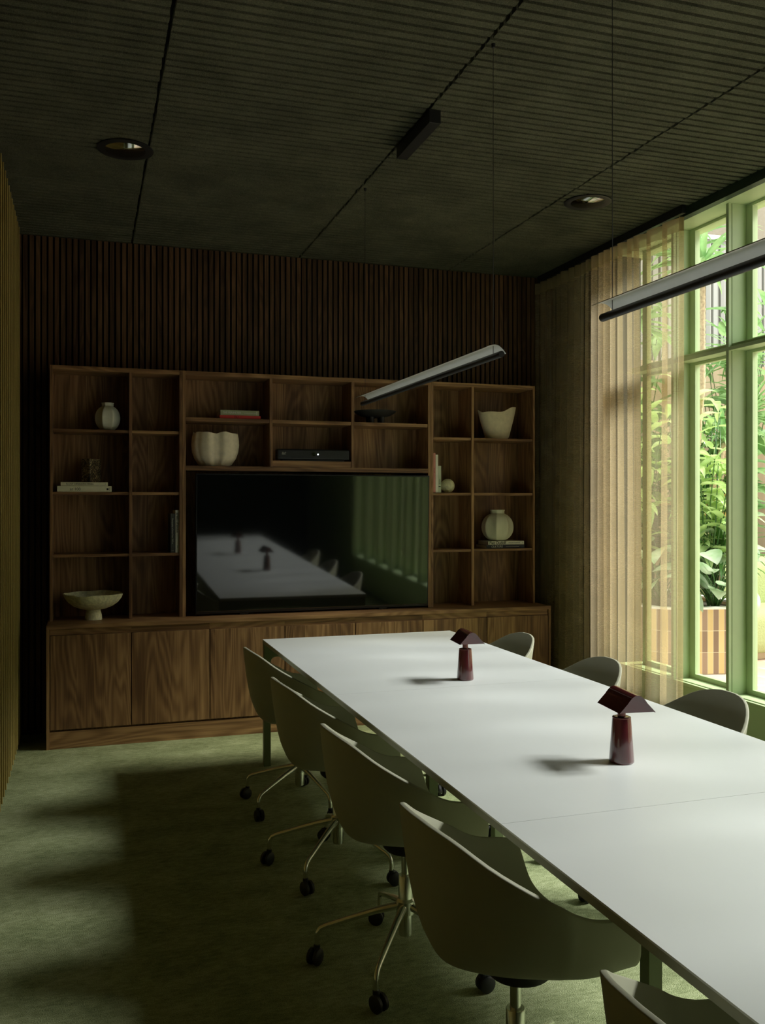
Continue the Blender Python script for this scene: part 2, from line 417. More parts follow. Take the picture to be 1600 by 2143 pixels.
# ---------------------------------------------------------------- built-in furniture: base cabinets, worktop, shelving
YC = 6.035
dx = [-.216, .276, .774, 1.276, 1.770, 2.271, 2.767, 3.264]
cab_labels = ['walnut base cabinet at the left end of the run, under the footed bowl',
 'walnut base cabinet second from the left, left of the screen', 'walnut base cabinet below the left part of the screen',
 'walnut base cabinet behind the far left corner of the white table', 'walnut base cabinet in the middle, behind the far end of the table',
 'walnut base cabinet behind the farther burgundy lamp', 'walnut base cabinet at the right end of the run beside the curtain']
for i in range(7):
    a, b = dx[i], dx[i+1]
    x0 = a + .0; x1 = b
    t = thing('base_cabinet', ((a+b)/2, YC+.2, 0), cab_labels[i], 'cabinet', 'walnut base cabinets')
    m_ = MB().box(x0, x1, YC+.022, YB-.025, .08, .712)
    if i == 0: m_.box(-.236, -.218, YC, YB-.025, 0, .752)
    if i == 6: m_.box(3.266, 3.284, YC, YB-.025, 0, .752)
    m_.build('carcass', M['wood_v'], t, bevel=.001)
    MB().box(x0, x1, YC+.014, YC+.05, .7125, .752).build('top_rail', M['wood_h'], t)
    MB().box(a+.003, b-.003, YC+.002, YC+.021, .121, .711).build('door', M['wood_v'], t, bevel=.0012)
tag(MB().box(-.217, 3.265, YC+.006, YC+.026, 0, .108).build('plinth_board', M['wood_h'], None, bevel=.001),
    'long walnut plinth board under the base cabinets, touching the carpet', 'plinth')
tag(MB().box(-.236, 3.284, YC-.002, YB-.022, .7525, .778).build('worktop', M['wood_h'], None, bevel=.0015),
    'long walnut worktop running over all the base cabinets', 'worktop')

YS = 6.22; YK = 6.478; ZT0 = .7785; ZTOP = 2.433
def shelving(name, label, x0, x1, cells, top=True):
    pass
# left unit
def unit(label, x0, x1, div, shelves, thick=.018):
    t = thing('bookcase', ((x0+x1)/2, YS+.13, ZT0), label, 'shelving', 'walnut shelving units')
    for xs in (x0, x1-thick): MB().box(xs, xs+thick, YS, YK, ZT0, ZTOP).build('side_panel', M['wood_v'], t, bevel=.001)
    MB().box(x0+thick, x1-thick, YS, YK, ZTOP-.028, ZTOP).build('top_panel', M['wood_h'], t, bevel=.001)
    MB().box(div[0], div[1], YS, YK-.008, ZT0, ZTOP-.028).build('divider', M['wood_v'], t, bevel=.001)
    MB().box(x0+thick, x1-thick, YK-.008, YK, ZT0, ZTOP-.028).build('back_panel', M['wood_v'], t)
    for z in shelves:
        for a, b in ((x0+thick+.0005, div[0]-.0005), (div[1]+.0005, x1-thick-.0005)):
            MB().box(a, b, YS+.008, YK-.009, z-.019, z).build('shelf', M['wood_h'], t, bevel=.001)
    return t
unit('walnut shelving unit left of the screen, with the footed bowl at its base', -.223, .613, (.270,.289), (2.024, 1.615, 1.209))
unit('walnut shelving unit right of the screen beside the curtain', 2.403, 3.250, (2.724,2.745), (2.028, 1.618, 1.199))
# bridge unit over the screen
t = thing('bookcase', (1.508, YS+.13, ZT0), 'walnut bridge shelving around and above the big black screen', 'shelving', 'walnut shelving units')
for xs in (.6145, 2.379): MB().box(xs, xs+.0225, YS, YK, ZT0, ZTOP).build('side_panel', M['wood_v'], t, bevel=.001)
MB().box(.637, 2.379, YS, YK, ZTOP-.028, ZTOP).build('top_panel', M['wood_h'], t, bevel=.001)
MB().box(.637, 2.379, YS, YK, 1.762, 1.794).build('bridge_board', M['wood_h'], t, bevel=.001)
MB().box(.637, 2.379, YK-.008, YK, 1.794, ZTOP-.028).build('back_panel', M['wood_v'], t)
MB().box(.637, 2.379, YK-.008, YK, ZT0, 1.762).build('back_panel', M['wood_v'], t)
for a in (1.207, 1.796): MB().box(a, a+.0205, YS, YK-.008, 1.794, ZTOP-.028).build('divider', M['wood_v'], t, bevel=.001)
for a, b in ((.637,1.207),(1.2275,1.796),(1.8165,2.379)):
    MB().box(a+.001, b-.001, YS+.004, YK-.009, 2.096, 2.121).build('shelf', M['wood_h'], t, bevel=.001)
MB().box(1.2285, 1.795, YS+.004, YK-.009, 1.7945, 1.837).build('riser_board', M['wood_h'], t, bevel=.001)

# television
t = TV = thing('television', (1.54, 6.24, ZT0), 'large black switched-off flat screen standing on the walnut worktop', 'screen')
MB().box(.700, 2.376, 6.212, 6.25, .790, 1.742).build('housing', M['bezel'], t, bevel=.003)
MB().box(.709, 2.367, 6.2085, 6.2118, .806, 1.733).build('display', M['screen'], t)
for fx in (1.0, 2.0): MB().box(fx, fx+.06, 6.215, 6.262, ZT0, .792).build('foot', M['bezel'], t)

TV.rotation_euler = (math.radians(1.9), 0, 0); TV.location.z = ZT0 + .0012   # leans forward a little on its feet
# ---------------------------------------------------------------- objects on the shelves
def ribbed_vase(name, cx, cy, cz, R, H, neck, label, lobes=8, rot=0.3, foot=.62):
    prof = []
    n = 26
    for i in range(n+1):
        u = i/n
        if u < .86:
            a = -PI/2*.80 + (u/.86)*PI*.86; r = R*max(.0, math.cos(a))**.85; z = H*.43 + H*.475*math.sin(a)/1.0
            prof.append((max(r, neck*.8), z))
        else: prof.append((neck*(1.0 + .10*abs((u-.93)/.07)), H*(.86+ (u-.86)) ))
    z0 = prof[0][1]; prof = [(r, z-z0) for r, z in prof]; k = H/prof[-1][1]; prof = [(r, z*k) for r, z in prof]
    inner = [(r*.82, z) for r, z in reversed(prof[-6:])] + [(.001, H*.80)]
    def fn(a, r, z):
        s = abs(math.sin(lobes*(a+rot)/2)); k_ = max(0.0, min(1.0, z/H))
        return r*(1 - (.045+.10*math.sin(PI*k_))*s**.7), z
    mb = MB().lathe([(.001, 0)] + prof + inner, (cx, cy, cz), 96, fn)
    return tag(mb.build(name, M['sage'], None, smooth=True, angle=70), label, 'vase')
ribbed_vase('ribbed_vase', .137, 6.33, 2.0245, .084, .185, .038, 'small pale green lobed vase alone on the top left shelf', 7, .25)
ribbed_vase('ribbed_vase', 2.990, 6.335, 1.2545, .126, .236, .052, 'large pale lobed vase standing on two books, right shelving unit', 8, .50)

def flat_book(name, x0, x1, y0, y1, z0, z1, mat, label, group=None):
    t = thing(name, ((x0+x1)/2, (y0+y1)/2, z0), label, 'book', group)
    h = .0022
    MB().box(x0, x1, y0, y1, z0, z0+h).box(x0, x1, y0, y1, z1-h, z1).box(x0, x1, y0, y0+h, z0+h, z1-h).build('cover', mat, t, bevel=.0006)
    MB().box(x0+.003, x1-.003, y0+h, y1-.004, z0+h, z1-h).build('pages', M['pages'], t)
    return t
b = flat_book('book', -.178, .160, 6.235, 6.46, 1.6155, 1.654, M['ivorybook'], 'thick ivory book lying on the shelf, lower of the pair under the speckled block', 'ivory books lying flat')
text('at 100', .026, (-.10, 6.2345, 1.633), M['ink'], b); MB().box(.128, .140, 6.2342, 6.2352, 1.627, 1.640).box(.146,.148,6.2342,6.2352,1.624,1.644).build('emblem', M['ink'], b)
b = flat_book('book', -.157, .136, 6.245, 6.45, 1.6545, 1.679, M['ivorybook'], 'thin ivory book lying on top of the thick ivory one', 'ivory books lying flat')
text('SLOW DESIGN', .015, (-.125, 6.2445, 1.667), M['ink'], b, sx=1.1); text('MATERIAL', .015, (-.02, 6.2445, 1.667), M['ink'], b); text('J', .013, (.118, 6.2445, 1.667), M['ink'], b)
b = flat_book('book', .866, 1.148, 6.24, 6.45, 2.1215, 2.144, M['redbook'], 'red book lying under the sage green book above the screen')
text('DLI', .020, (.965, 6.2395, 2.1325), M['redink'], b, bold=.0004)
b = flat_book('book', .872, 1.138, 6.245, 6.44, 2.1445, 2.180, M['greenbook'], 'sage green book lying on the red book above the screen')
text('THE PERIMETER', .021, (.887, 6.2445, 2.162), M['lightink'], b, sx=.86); text('a walk through time', .010, (1.035, 6.2445, 2.162), M['lightink'], b); MB().box(1.12,1.124,6.2443,6.2452,2.15,2.174).build('emblem', M['lightink'], b)
b = flat_book('book', 2.860, 3.175, 6.25, 6.455, 1.1995, 1.226, M['navybook'], 'navy book lying on the right-hand shelf under the white-spined one')
text('CULTURE', .022, (2.90, 6.2495, 1.2125), M['lightink'], b); MB().box(3.02,3.13,6.2493,6.2502,1.212,1.2135).build('emblem', M['lightink'], b)
b = flat_book('book', 2.880, 3.178, 6.26, 6.455, 1.2265, 1.2535, M['whitebook'], 'white-spined book directly under the large lobed vase')
text('Piet Oudolf', .030, (2.887, 6.2595, 1.2405), M['ink'], b, sx=.98, bold=.0006); text('LANDSCAPES IN LANDSCAPES', .009, (3.045, 6.2595, 1.2415), M['ink'], b, sx=.8); text('P', .012, (3.163, 6.2595, 1.24), M['ink'], b)

def upright_book(x0, x1, z0, h, mat, label, group, y0=6.24):
    t = thing('book', ((x0+x1)/2, 6.35, z0), label, 'book', group); k = .0018
    y1 = 6.445
    MB().box(x0, x0+k, y0, y1, z0, z0+h).box(x1-k, x1, y0, y1, z0, z0+h).box(x0+k, x1-k, y0, y0+k, z0, z0+h).build('cover', mat, t, bevel=.0005)
    MB().box(x0+k, x1-k, y0+k, y1-.004, z0+.003, z0+h-.003).build('pages', M['pages'], t)
    return t
g = 'upright books left of the screen'
b = upright_book(.5715, .5935, 1.2095, .285, M['whitebook'], 'white upright book against the shelf side, left of the screen', g)
text('streets of london', .021, (.583, 6.2395, 1.478), M['ink'], b, vertical=True, sx=.92, bold=.0004); text('SITE', .009, (.583, 6.2395, 1.258), M['ink'], b, vertical=True)
b = upright_book(.539, .5695, 1.2095, .262, M['charbook'], 'dark upright book with pale lettering left of the white one', g)
text('Photography in Britain from 1945 to', .0125, (.552, 6.2395, 1.440), M['lightink'], b, vertical=True, sx=.93); MB().box(.545,.56,6.2392,6.2402,1.221,1.2225).build('emblem', M['lightink'], b)
g = 'upright books beside the stone ball'
b = upright_book(2.4215, 2.446, 1.6185, .292, M['pinkbook'], 'tall pink upright book right of the screen', g)
text('ATELIER', .010, (2.434, 6.2395, 1.80), M['redink'], b, vertical=True)
upright_book(2.4465, 2.466, 1.6185, .280, M['whitebook'], 'white upright book between the pink and the pale green one', g)
b = upright_book(2.4665, 2.490, 1.6185, .198, M['palebook'], 'short pale green upright book next to the stone ball', g)
text('HOME', .016, (2.4785, 6.2395, 1.72), M['ink'], b, vertical=True, sx=.9); MB().box(2.470,2.486,6.239,6.240,1.66,1.668).build('emblem', M['ink'], b)

# speckled block
t_ = MB().box(-.052, .052, -.036, .036, 0, .155).build('marble_block', M['speckle'], None, bevel=.003)
t_.location = (.032, 6.345, 1.6795); t_.rotation_euler = (0, 0, math.radians(48)); tag(t_, 'dark gold-speckled rectangular block standing on two ivory books', 'ornament')
# footed bowl
rb = random.Random(5); ph = [rb.uniform(0, 6) for _ in range(4)]
def wob(a, r, z):
    if z > .1: k = (z-.085)/.085; return r*(1+.035*k*math.sin(2*a+ph[0])+.02*k*math.sin(5*a+ph[1])), z + .0022*k*math.sin(3*a+ph[2]) + .0018*k*math.sin(7*a+ph[3])
    return r, z
prof = [(.001,0),(.055,0),(.052,.03),(.044,.058),(.045,.066),(.085,.074),(.125,.090),(.158,.115),(.180,.143),(.191,.170),(.184,.172),(.170,.150),(.145,.124),(.10,.102),(.001,.092)]
tag(MB().lathe(prof, (.046, 6.262, ZT0), 64, wob).build('footed_bowl', M['rustic'], None, smooth=True, angle=60), 'pale rough clay footed bowl standing on the left end of the worktop', 'bowl')
# double-lobed vase
def lobev(a, r, z):
    h = z/.235
    c = 1 - .20*math.exp(-((abs(math.sin(a)))**1.0-1.0)**2/.0012)           # pinch front/back
    c *= 1 - .035*math.exp(-((a-PI*1.22)/.14)**2) - .04*math.exp(-((a-PI*1.80)/.13)**2)*h*1.5
    return r*c*(1+.03*math.sin(3*a+1)*h), z + (.005*math.sin(5*a+.6)+.003*math.sin(9*a))*max(0, h-.55)/.45
prof = [(.001,0),(.088,0),(.118,.014),(.146,.055),(.162,.10),(.168,.15),(.164,.195),(.156,.232),(.149,.232),(.154,.19),(.145,.12),(.09,.03),(.001,.02)]
mb = MB().lathe(prof, (0,0,0), 96, lobev)
mb.v = [(.850+x*.98, 6.355+y*.66, 1.7945+z) for x, y, z in mb.v]
tag(mb.build('sculptural_vase', M['cream'], None, smooth=True, angle=60), 'wide cream folded vase on the shelf above the screen left corner', 'vase')
# tall asymmetric vase
def asym(a, r, z):
    h = z/.24; return r*(1+.05*math.sin(2*a+.8)*h), z + h*(.022*math.cos(a-.2) + .012*math.sin(2*a+2.2)+.006*math.sin(5*a))
prof = [(.001,0),(.084,0),(.098,.02),(.115,.08),(.133,.14),(.145,.19),(.152,.225),(.146,.225),(.13,.16),(.08,.03),(.001,.02)]
mb = MB().lathe(prof, (0,0,0), 72, asym); mb.v = [(2.995+x*1.0, 6.355+y*.66, 2.0285+z) for x, y, z in mb.v]
tag(mb.build('sculptural_vase', M['cream'], None, smooth=True, angle=60), 'cream uneven-rimmed vase on the top right shelf', 'vase')
# ball
tag(MB().lathe([(.001,0)]+[(.0525*math.sin(PI*i/20), .0525-.0525*math.cos(PI*i/20)) for i in range(1,20)]+[(.001,.105)], (2.572, 6.315, 1.6185), 40).build('stone_ball', M['rustic'], None, smooth=True, angle=0),
    'mottled pale stone ball next to the upright books', 'ornament')
# black footed tray
t = thing('footed_tray', (2.005, 6.345, 2.1215), 'black shallow tray on stubby legs, under the hanging lamp end', 'tray')
MB().lathe([(.001,.042),(.06,.044),(.11,.056),(.145,.075),(.155,.088),(.148,.088),(.10,.070),(.001,.062)], (2.000,6.31,2.1215), 48).build('dish', M['jet'], t, smooth=True)
for a in (.5, 2.4, 3.9, 5.6): MB().lathe([(.001,0),(.017,0),(.019,.05),(.001,.05)], (2.000+.052*math.cos(a), 6.31+.052*math.sin(a), 2.1215), 20).build('leg', M['jet'], t, smooth=True)
# conference camera bar
t = thing('camera_bar', (1.525, 6.27, 1.8375), 'black video conference bar with round lens above the screen', 'camera')
mb = MB().box(1.262, 1.788, 6.235, 6.31, 1.846, 1.922); o = mb.build('housing', M['blackplastic'], t, bevel=.012); o.modifiers[0].segments = 4
MB().box(1.30, 1.75, 6.24, 6.30, 1.8375, 1.847).build('stand', M['black'], t, bevel=.002)
MB().lathe([(.0195,0),(.0195,.005),(.015,.006),(.015,0)], (0,0,0), 32).v
def disc(name, cx, cz, r0, r1, y, mat, parent):
    mb = MB(); n = 32; rows = []
    for r, yy in ((r0, y+.004), (r0, y), (r1, y), (r1, y+.004)): rows.append([(cx+r*math.cos(2*PI*i/n), yy, cz+r*math.sin(2*PI*i/n)) for i in range(n)])
    mb.grid(rows, closed_v=True)
    if r1 < .001: pass
    return mb.build(name, mat, parent, smooth=False)
disc('lens_ring', 1.524, 1.886, .0205, .0135, 6.231, M['lens'], t)
disc('lens', 1.524, 1.886, .013, .0005, 6.2325, M['reflector'], t)
disc('indicator_light', 1.5545, 1.885, .0055, .0003, 6.232, M['led'], t)
mb = MB()
for i, h in enumerate((.5,1,.5,.3,.5,1,.5)): mb.box(1.298+i*.0042, 1.3002+i*.0042, 6.2335, 6.2355, 1.892, 1.892+.008*h)
mb.build('emblem', M['lightink'], t); text('cisco', .013, (1.2955, 6.2345, 1.886), M['lightink'], t, name='wordmark', bold=.0003)

# ---------------------------------------------------------------- conference table
t = thing('conference_table', (1.58, 2.9, 0), 'long white meeting table on olive steel legs, two burgundy lamps on it', 'table')
X0, X1, YA, YZ = .988, 2.176, .470, 5.307
ys = [YA, 2.072, 3.680, YZ]
for i in range(3):
    a, b = ys[i]+.0008, ys[i+1]-.0008
    p = MB().box(X0, X1, a, b, .7355, .740).build('tabletop', M['table'], t)
    MB().box(X0, X1, a, b, .7165, .7353).build('edge_band', M['tedge'], p)
def portal(yc):
    # end frame: rounded inner corners, one profile
    w_ = .04; zi = .640; r = .03
    a, b = X0+.001, X1-.001
    outer = [(a, 0), (a, .716), (b, .716), (b, 0), (b-w_, 0)]
    inner = [(b-w_-r+r*math.cos(th), zi-r+r*math.sin(th)) for th in [PI/2*i/6 for i in range(7)]]
    inner2 = [(a+w_+r+r*math.cos(th), zi-r+r*math.sin(th)) for th in [PI/2+PI/2*i/6 for i in range(7)]]
    return MB().prism(outer + inner + inner2 + [(a+w_, 0)], yc-.02, yc+.02)
portal(5.286).build('end_frame', M['frame'], t, bevel=.002); portal(.492).build('end_frame', M['frame'], t, bevel=.002)
for y in (3.680, 2.072):
    for x in (1.425, 1.735):
        MB().box(x-.021, x+.021, y-.021, y+.021, 0, .68).build('leg', M['frame'], t, bevel=.002)
    MB().box(1.40, 1.76, y-.03, y+.03, .68, .716).build('crossbar', M['frame'], t, bevel=.002)
for x in (1.52, 1.64): MB().box(x-.02, x+.02, .512, 5.266, .69, .716).build('side_rail', M['frame'], t)

# ---------------------------------------------------------------- chairs
def smooth_step(a, b, x):
    t_ = max(0, min(1, (x-a)/(b-a))); return t_*t_*(3-2*t_)
def curve(xs, ys, x):
    n = len(xs); i = max(0, min(n-2, next((k for k in range(n-1) if x <= xs[k+1]), n-2)))
    def m(k):
        if k == 0 or k == n-1: return 0 if k == 0 else (ys[k]-ys[k-1])/(xs[k]-xs[k-1])
        return (ys[k+1]-ys[k-1])/(xs[k+1]-xs[k-1])
    h = xs[i+1]-xs[i]; t_ = (x-xs[i])/h
    return (2*t_**3-3*t_**2+1)*ys[i] + (t_**3-2*t_**2+t_)*h*m(i) + (-2*t_**3+3*t_**2)*ys[i+1] + (t_**3-t_**2)*h*m(i+1)
def make_chair():
    root = thing('swivel_armchair', (0,0,0), '', 'chair', 'khaki swivel armchairs around the white table')
    # shell: rows run from the front of one arm round the back to the other
    SN = 56; VN = 16; rows = []
    for i in range(SN+1):
        s = -1 + 2*i/SN; q = abs(s); sg = 1 if s >= 0 else -1
        if q > .5:
            k = (q-.5)/.5; rx = -.02 + .20*k; ry = .272 + .006*k - .012*k*k
        else:
            a = q/.5*PI/2; rx = -.02 - .258*math.cos(a)**1.25; ry = .275*math.sin(a)**.86 if a > 0 else 0
        h = curve([0,.06,.16,.28,.42,.52,.66,.82,1], [.815,.812,.790,.735,.675,.645,.622,.612,.600], q)
        seat = .445 - .018*smooth_step(0, .6, 1-q)
        cxx = -.105 + .355*min(1, q)**1.0
        p = .80 - .22*smooth_step(.35, .8, q)
        row = []
        fz = 1-smooth_step(.9, 1.0, q)
        for j in range(VN+1):
            a = PI/2*j/VN
            g = math.cos(a)**p if a < PI/2-1e-6 else 0.0
            zz = math.sin(a)**p
            # flare at the rim, waist under it
            fl = 1 - .05*math.sin(PI*min(1, zz*1.1))*(1 if q < .5 else .7)
            px = cxx + (rx-cxx)*g*fl
            py = ry*sg*g*fl
            pz = seat + (h-seat)*(1-zz)
            if q > .86:   # rounded upper front corner of the arm
                px -= .02*((q-.86)/.14)**2*(1-zz)**2
            row.append((px, py, pz))
        rows.append(row)
    mb = MB(); mb.grid(rows)
    me_o = mb.build('shell', M['shell'], root, smooth=True, local=True, angle=0)
    import bmesh
    bm = bmesh.new(); bm.from_mesh(me_o.data); bmesh.ops.remove_doubles(bm, verts=bm.verts, dist=.0008)
    bmesh.ops.recalc_face_normals(bm, faces=bm.faces); bm.to_mesh(me_o.data); bm.free()
    for p in me_o.data.polygons: p.use_smooth = True
    md = me_o.modifiers.new('Solidify', 'SOLIDIFY'); md.thickness = .0135; md.offset = 0
    md = me_o.modifiers.new('Bevel', 'BEVEL'); md.width = .003; md.segments = 2; md.limit_method = 'ANGLE'; md.angle_limit = math.radians(50)
    MB().lathe([(.001,.385),(.075,.385),(.085,.395),(.09,.420),(.001,.420)], (.01,0,0), 28).build('mounting_plate', M['caster'], root, smooth=True, local=True)
    MB().lathe([(.001,.28),(.0135,.28),(.0135,.365),(.021,.368),(.021,.386),(.001,.386)], (0,0,0), 24).build('gas_lift', M['chrome'], root, smooth=True, local=True)
    MB().lathe([(.016,.299),(.016,.285),(.001,.285),(.001,.100),(.0225,.100),(.0235,.12),(.0235,.297),(.0225,.299)], (0,0,0), 28).build('column', M['chrome'], root, smooth=True, local=True)
    base = MB().lathe([(.0238,.168),(.031,.172),(.031,.214),(.0238,.222)], (0,0,0), 28).build('hub', M['chrome'], root, smooth=True, local=True)
    for k in range(5):
        a = 2*PI*k/5; c, s = math.cos(a), math.sin(a)
        pts = [(.026*c,.026*s,.196),(.10*c,.10*s,.178),(.20*c,.20*s,.147),(.265*c,.265*s,.126),(.285*c,.285*s,.117),(.2945*c,.2945*s,.103),(.2965*c,.2965*s,.085),(.297*c,.297*s,.062)]
        MB().tube(pts, [.013,.0115,.0095,.0088,.0085,.0085,.0085,.0085], 12).build('leg', M['chrome'], root, smooth=True, local=True)
        a2 = a + 1.1; c2, s2 = math.cos(a2), math.sin(a2); ox, oy = .297*c + .012*c2, .297*s + .012*s2
        m4 = Matrix.Translation((ox, oy, .0275)) @ Matrix.Rotation(a2, 4, 'Z') @ Matrix.Rotation(PI/2, 4, 'X')
        mb = MB()
        for z0 in (-.021, .004):
            mm = MB().lathe([(.001,0),(.022,0),(.027,.004),(.027,.013),(.022,.017),(.001,.017)], (0,0,z0), 24)
            b0 = len(mb.v); mb.v += [tuple(m4 @ Vector(p)) for p in mm.v]; mb.f += [tuple(b0+i for i in f) for f in mm.f]
        mb.tube([(ox-.012*c2, oy-.012*s2, .062), (ox-.010*c2, oy-.010*s2, .05), (ox, oy, .030)], [.011,.012,.0045], 12)
        mb.build('castor', M['caster'], root, smooth=True, local=True)
    return root
# (x, y, shell turn, base turn, label)
chairs = [
 (1.040, 4.558, 4, 143, 'khaki swivel armchair on the left side, nearest the walnut cabinets'),
 (1.018, 3.730, 4, 157, 'khaki swivel armchair on the left side, second from the cabinets'),
 (1.017, 2.871, 3, 161, 'khaki swivel armchair on the left side, second from the camera with its column in view'),
 (1.007, 2.030, 4, 43, 'khaki swivel armchair on the left side with the largest shell in view'),
 (1.040, 1.150, 3, 20, 'khaki swivel armchair cut off by the lower right corner'),
 (2.065, 4.580, 180, 200, 'khaki swivel armchair across the table, by the farther burgundy lamp'),
 (2.065, 3.730, 180, 230, 'khaki swivel armchair across the table in front of the ochre curtain'),
 (2.085, 2.925, 180, 215, 'khaki swivel armchair across the table in front of the green window'),
]
proto = make_chair()
for i, (x, y, rs, rb_, lab) in enumerate(chairs):
    o = proto if i == 0 else copy_tree(proto)
    o.location = (x, y, 0); o.rotation_euler = (0, 0, math.radians(rs)); o['label'] = lab
    for ch in o.children:                      # the base swivels under the shell
        if ch.name.split('.')[0] in ('leg', 'castor', 'hub', 'column'):
            ch.rotation_euler = (0, 0, math.radians(rb_-rs))

# ---------------------------------------------------------------- table lamps
def make_lamp():
    root = thing('table_lamp', (0,0,0), '', 'lamp', 'burgundy table lamps')
    MB().lathe([(.001,0),(.036,0),(.0385,.003),(.0385,.008),(.0285,.138),(.0275,.141),(.022,.142),(.001,.142)], (0,0,0), 48).build('base', M['burgundy'], root, smooth=True, local=True, angle=50)
    MB().lathe([(.001,.141),(.0125,.141),(.0125,.205),(.001,.205)], (0,0,0), 24).build('neck', M['brass'], root, smooth=True, local=True)
    MB().lathe([(.0285,.1375),(.0285,.1405),(.023,.1425),(.020,.1400)], (0,0,0), 40).build('collar', M['brass'], root, smooth=True, local=True)
    w_, h, top = .058, .052, .031
    prof = [(-w_, 0)]
    n = 16
    for i in range(n+1):
        u = -1 + 2*i/n; prof.append((u*top, h - .0235*abs(u)**2.0))
    prof.append((w_, 0))
    inner = [(x*.93, z-.003 if abs(x) < w_*.99 else z) for x, z in reversed(prof)]
    y0, y1 = -.108, .050
    mb = MB().prism(prof + inner, y0, y1); mb.v = [(x, y, z+.176) for x, y, z in mb.v]
    mb.build('lamp_shade', M['burgundy'], root, local=True, smooth=True, angle=50)
    for nm, a, b in (('end_plate', y0+.002, y0+.0035), ('end_plate', y1-.0035, y1-.002)):
        mb = MB().prism([(x*.925, z-.003 if z > .01 else z+.0005) for x, z in prof], a, b); mb.v = [(x, y, z+.1765) for x, y, z in mb.v]
        mb.build(nm, M['burgundy'], root, local=True)
    return root
lp = make_lamp(); lp.location = (1.580, 2.452, .740); lp.rotation_euler = (0,0,math.radians(-7)); lp['label'] = 'glossy burgundy table lamp with gabled shade, the nearer and larger one'
l2 = copy_tree(lp); l2.location = (1.640, 3.815, .740); l2.rotation_euler = (0,0,math.radians(-6)); l2['label'] = 'glossy burgundy table lamp with gabled shade, the farther one near the table end'

# ---------------------------------------------------------------- pendants
def make_pendant():
    root = thing('linear_pendant', (0,0,0), '', 'lamp', 'linear pendant lamps over the table')
    # local y from -0.935 .. +0.92 ; origin at ceiling
    yy0, yy1 = -.93, .91; zt = 2.113-ZC
    MB().tube([(0,yy0,zt),(0,yy1,zt)], .0125, 20).build('light_tube', M['black'], root, smooth=True, local=True, angle=50)
    n = 14; R_ = Matrix.Rotation(math.radians(14), 4, 'Y')
    top = []; bot = []
    for i in range(n+1):
        a = -1 + 2*i/n; px = .044*a; pz = .021*math.cos(a*PI/2)
        q = R_ @ Vector((px, 0, pz)); top.append((q.x+.001, q.z)); q2 = R_ @ Vector((px*.985, 0, pz-.0014)); bot.append((q2.x+.001, q2.z))
    zo = 2.137-ZC
    s0, s1 = yy0+.05, yy1-.005
    MB().grid  # shade outer and inner skins
    o = MB(); o.prism([(x, z+zo) for x, z in top] + [(x, z+zo+.0007) for x, z in reversed(bot)], s0, s1)
    sh = o.build('shade', M['black'], root, smooth=True, local=True, angle=40)
    o = MB(); o.prism([(x, z+zo+.0002) for x, z in bot] + [(x, z+zo-.001) for x, z in reversed(bot)], s0+.0005, s1-.0005)
    o.build('reflector', M['white'], sh, smooth=True, local=True, angle=40)
    for y in (-.855, .855): MB().tube([(0,y,0),(0,y,zt+.01)], .0011, 6).build('cable', M['black'], root, local=True)
    MB().box(-.028, .028, -.235, .225, -.062, 0).build('canopy', M['black'], root, local=True, bevel=.002)
    for y in (-.855, .855): MB().lathe([(.001,-.016),(.006,-.014),(.009,0),(.001,0)], (0,y,0), 14).build('ceiling_clip', M['black'], root, local=True)
    return root
p1 = make_pendant(); p1.location = (1.508, 4.088, ZC); p1['label'] = 'slim linear pendant hanging over the far half of the table, in front of the shelves'
p2 = copy_tree(p1); p2.location = (1.508, 1.535, ZC); p2['label'] = 'slim linear pendant at right hanging in front of the window'

# ---------------------------------------------------------------- recessed downlights
def make_down():
    root = thing('downlight', (0,0,0), '', 'lamp', 'round recessed ceiling downlights')
    MB().lathe([(.138,0),(.139,-.005),(.130,-.008),(.100,-.006),(.096,.0)], (0,0,0), 56).build('trim_ring', M['black'], root, smooth=True, local=True)
    MB().lathe([(.1005,-.006),(.095,.004),(.083,.022),(.06,.030),(.035,.034),(.001,.035)], (0,0,0), 56).build('reflector', M['reflector'], root, smooth=True, local=True, angle=0)
    MB().lathe([(.001,.004),(.016,.006),(.026,.014),(.03,.026),(.001,.034)], (0,0,0), 32).build('bulb_cap', M['reflector'], root, smooth=True, local=True)
    return root
d1 = make_down(); d1.location = (.188, 4.77, ZC); d1['label'] = 'round recessed downlight in the dark left part of the ceiling'
d2 = copy_tree(d1); d2.location = (2.833, 4.755, ZC); d2['label'] = 'round recessed downlight in the ceiling near the window curtain'

# ---------------------------------------------------------------- curtains
def curtain_mesh(xf, y0, y1, z0, z1, n, m=10):
    rows = []
    for i in range(n+1):
        y = y0 + (y1-y0)*i/n; row = []
        for j in range(m+1):
            z = z0 + (z1-z0)*j/m; dxx, dyy = xf(y, (z-z0)/(z1-z0)); row.append((dxx, y+dyy, z))
        rows.append(row)
    mb = MB(); mb.grid(rows); return mb
def sheer(y, h):
    # pitch shrinks away from the free end at 4.62
    k = y-4.635
    ph_ = k/.172*2*PI if k < .45 else (.45/.172 + (k-.45)/.085)*2*PI + .9*math.sin((k-.45)*17.0)
    ph_ += .4*math.sin(y*9.0)*(1.0-.5*h)
    amp = (.026 if k < .45 else .034) * (1-.25*h) * (1 + (.45*math.sin(y*13.7+1.0) if k > .9 else 0)) + .004*math.sin(y*31+h*2)
    s = math.sin(ph_); s = math.copysign(abs(s)**.7, s)
    return 3.408 + amp*s + .006*math.sin(y*5+h*3), .040*math.sin(ph_+2.4)*(.42 if k > .45 else 1.0)*(1-.15*h)
t = thing('sheer_curtain', (3.408, 5.5, 0), 'ochre sheer curtain gathered in the corner beside the green window', 'curtain')
mb = curtain_mesh(sheer, 4.612, 6.455, .012, 3.190, 620, 12); mb.build('curtain_cloth', M['sheer'], t, smooth=True, angle=0)
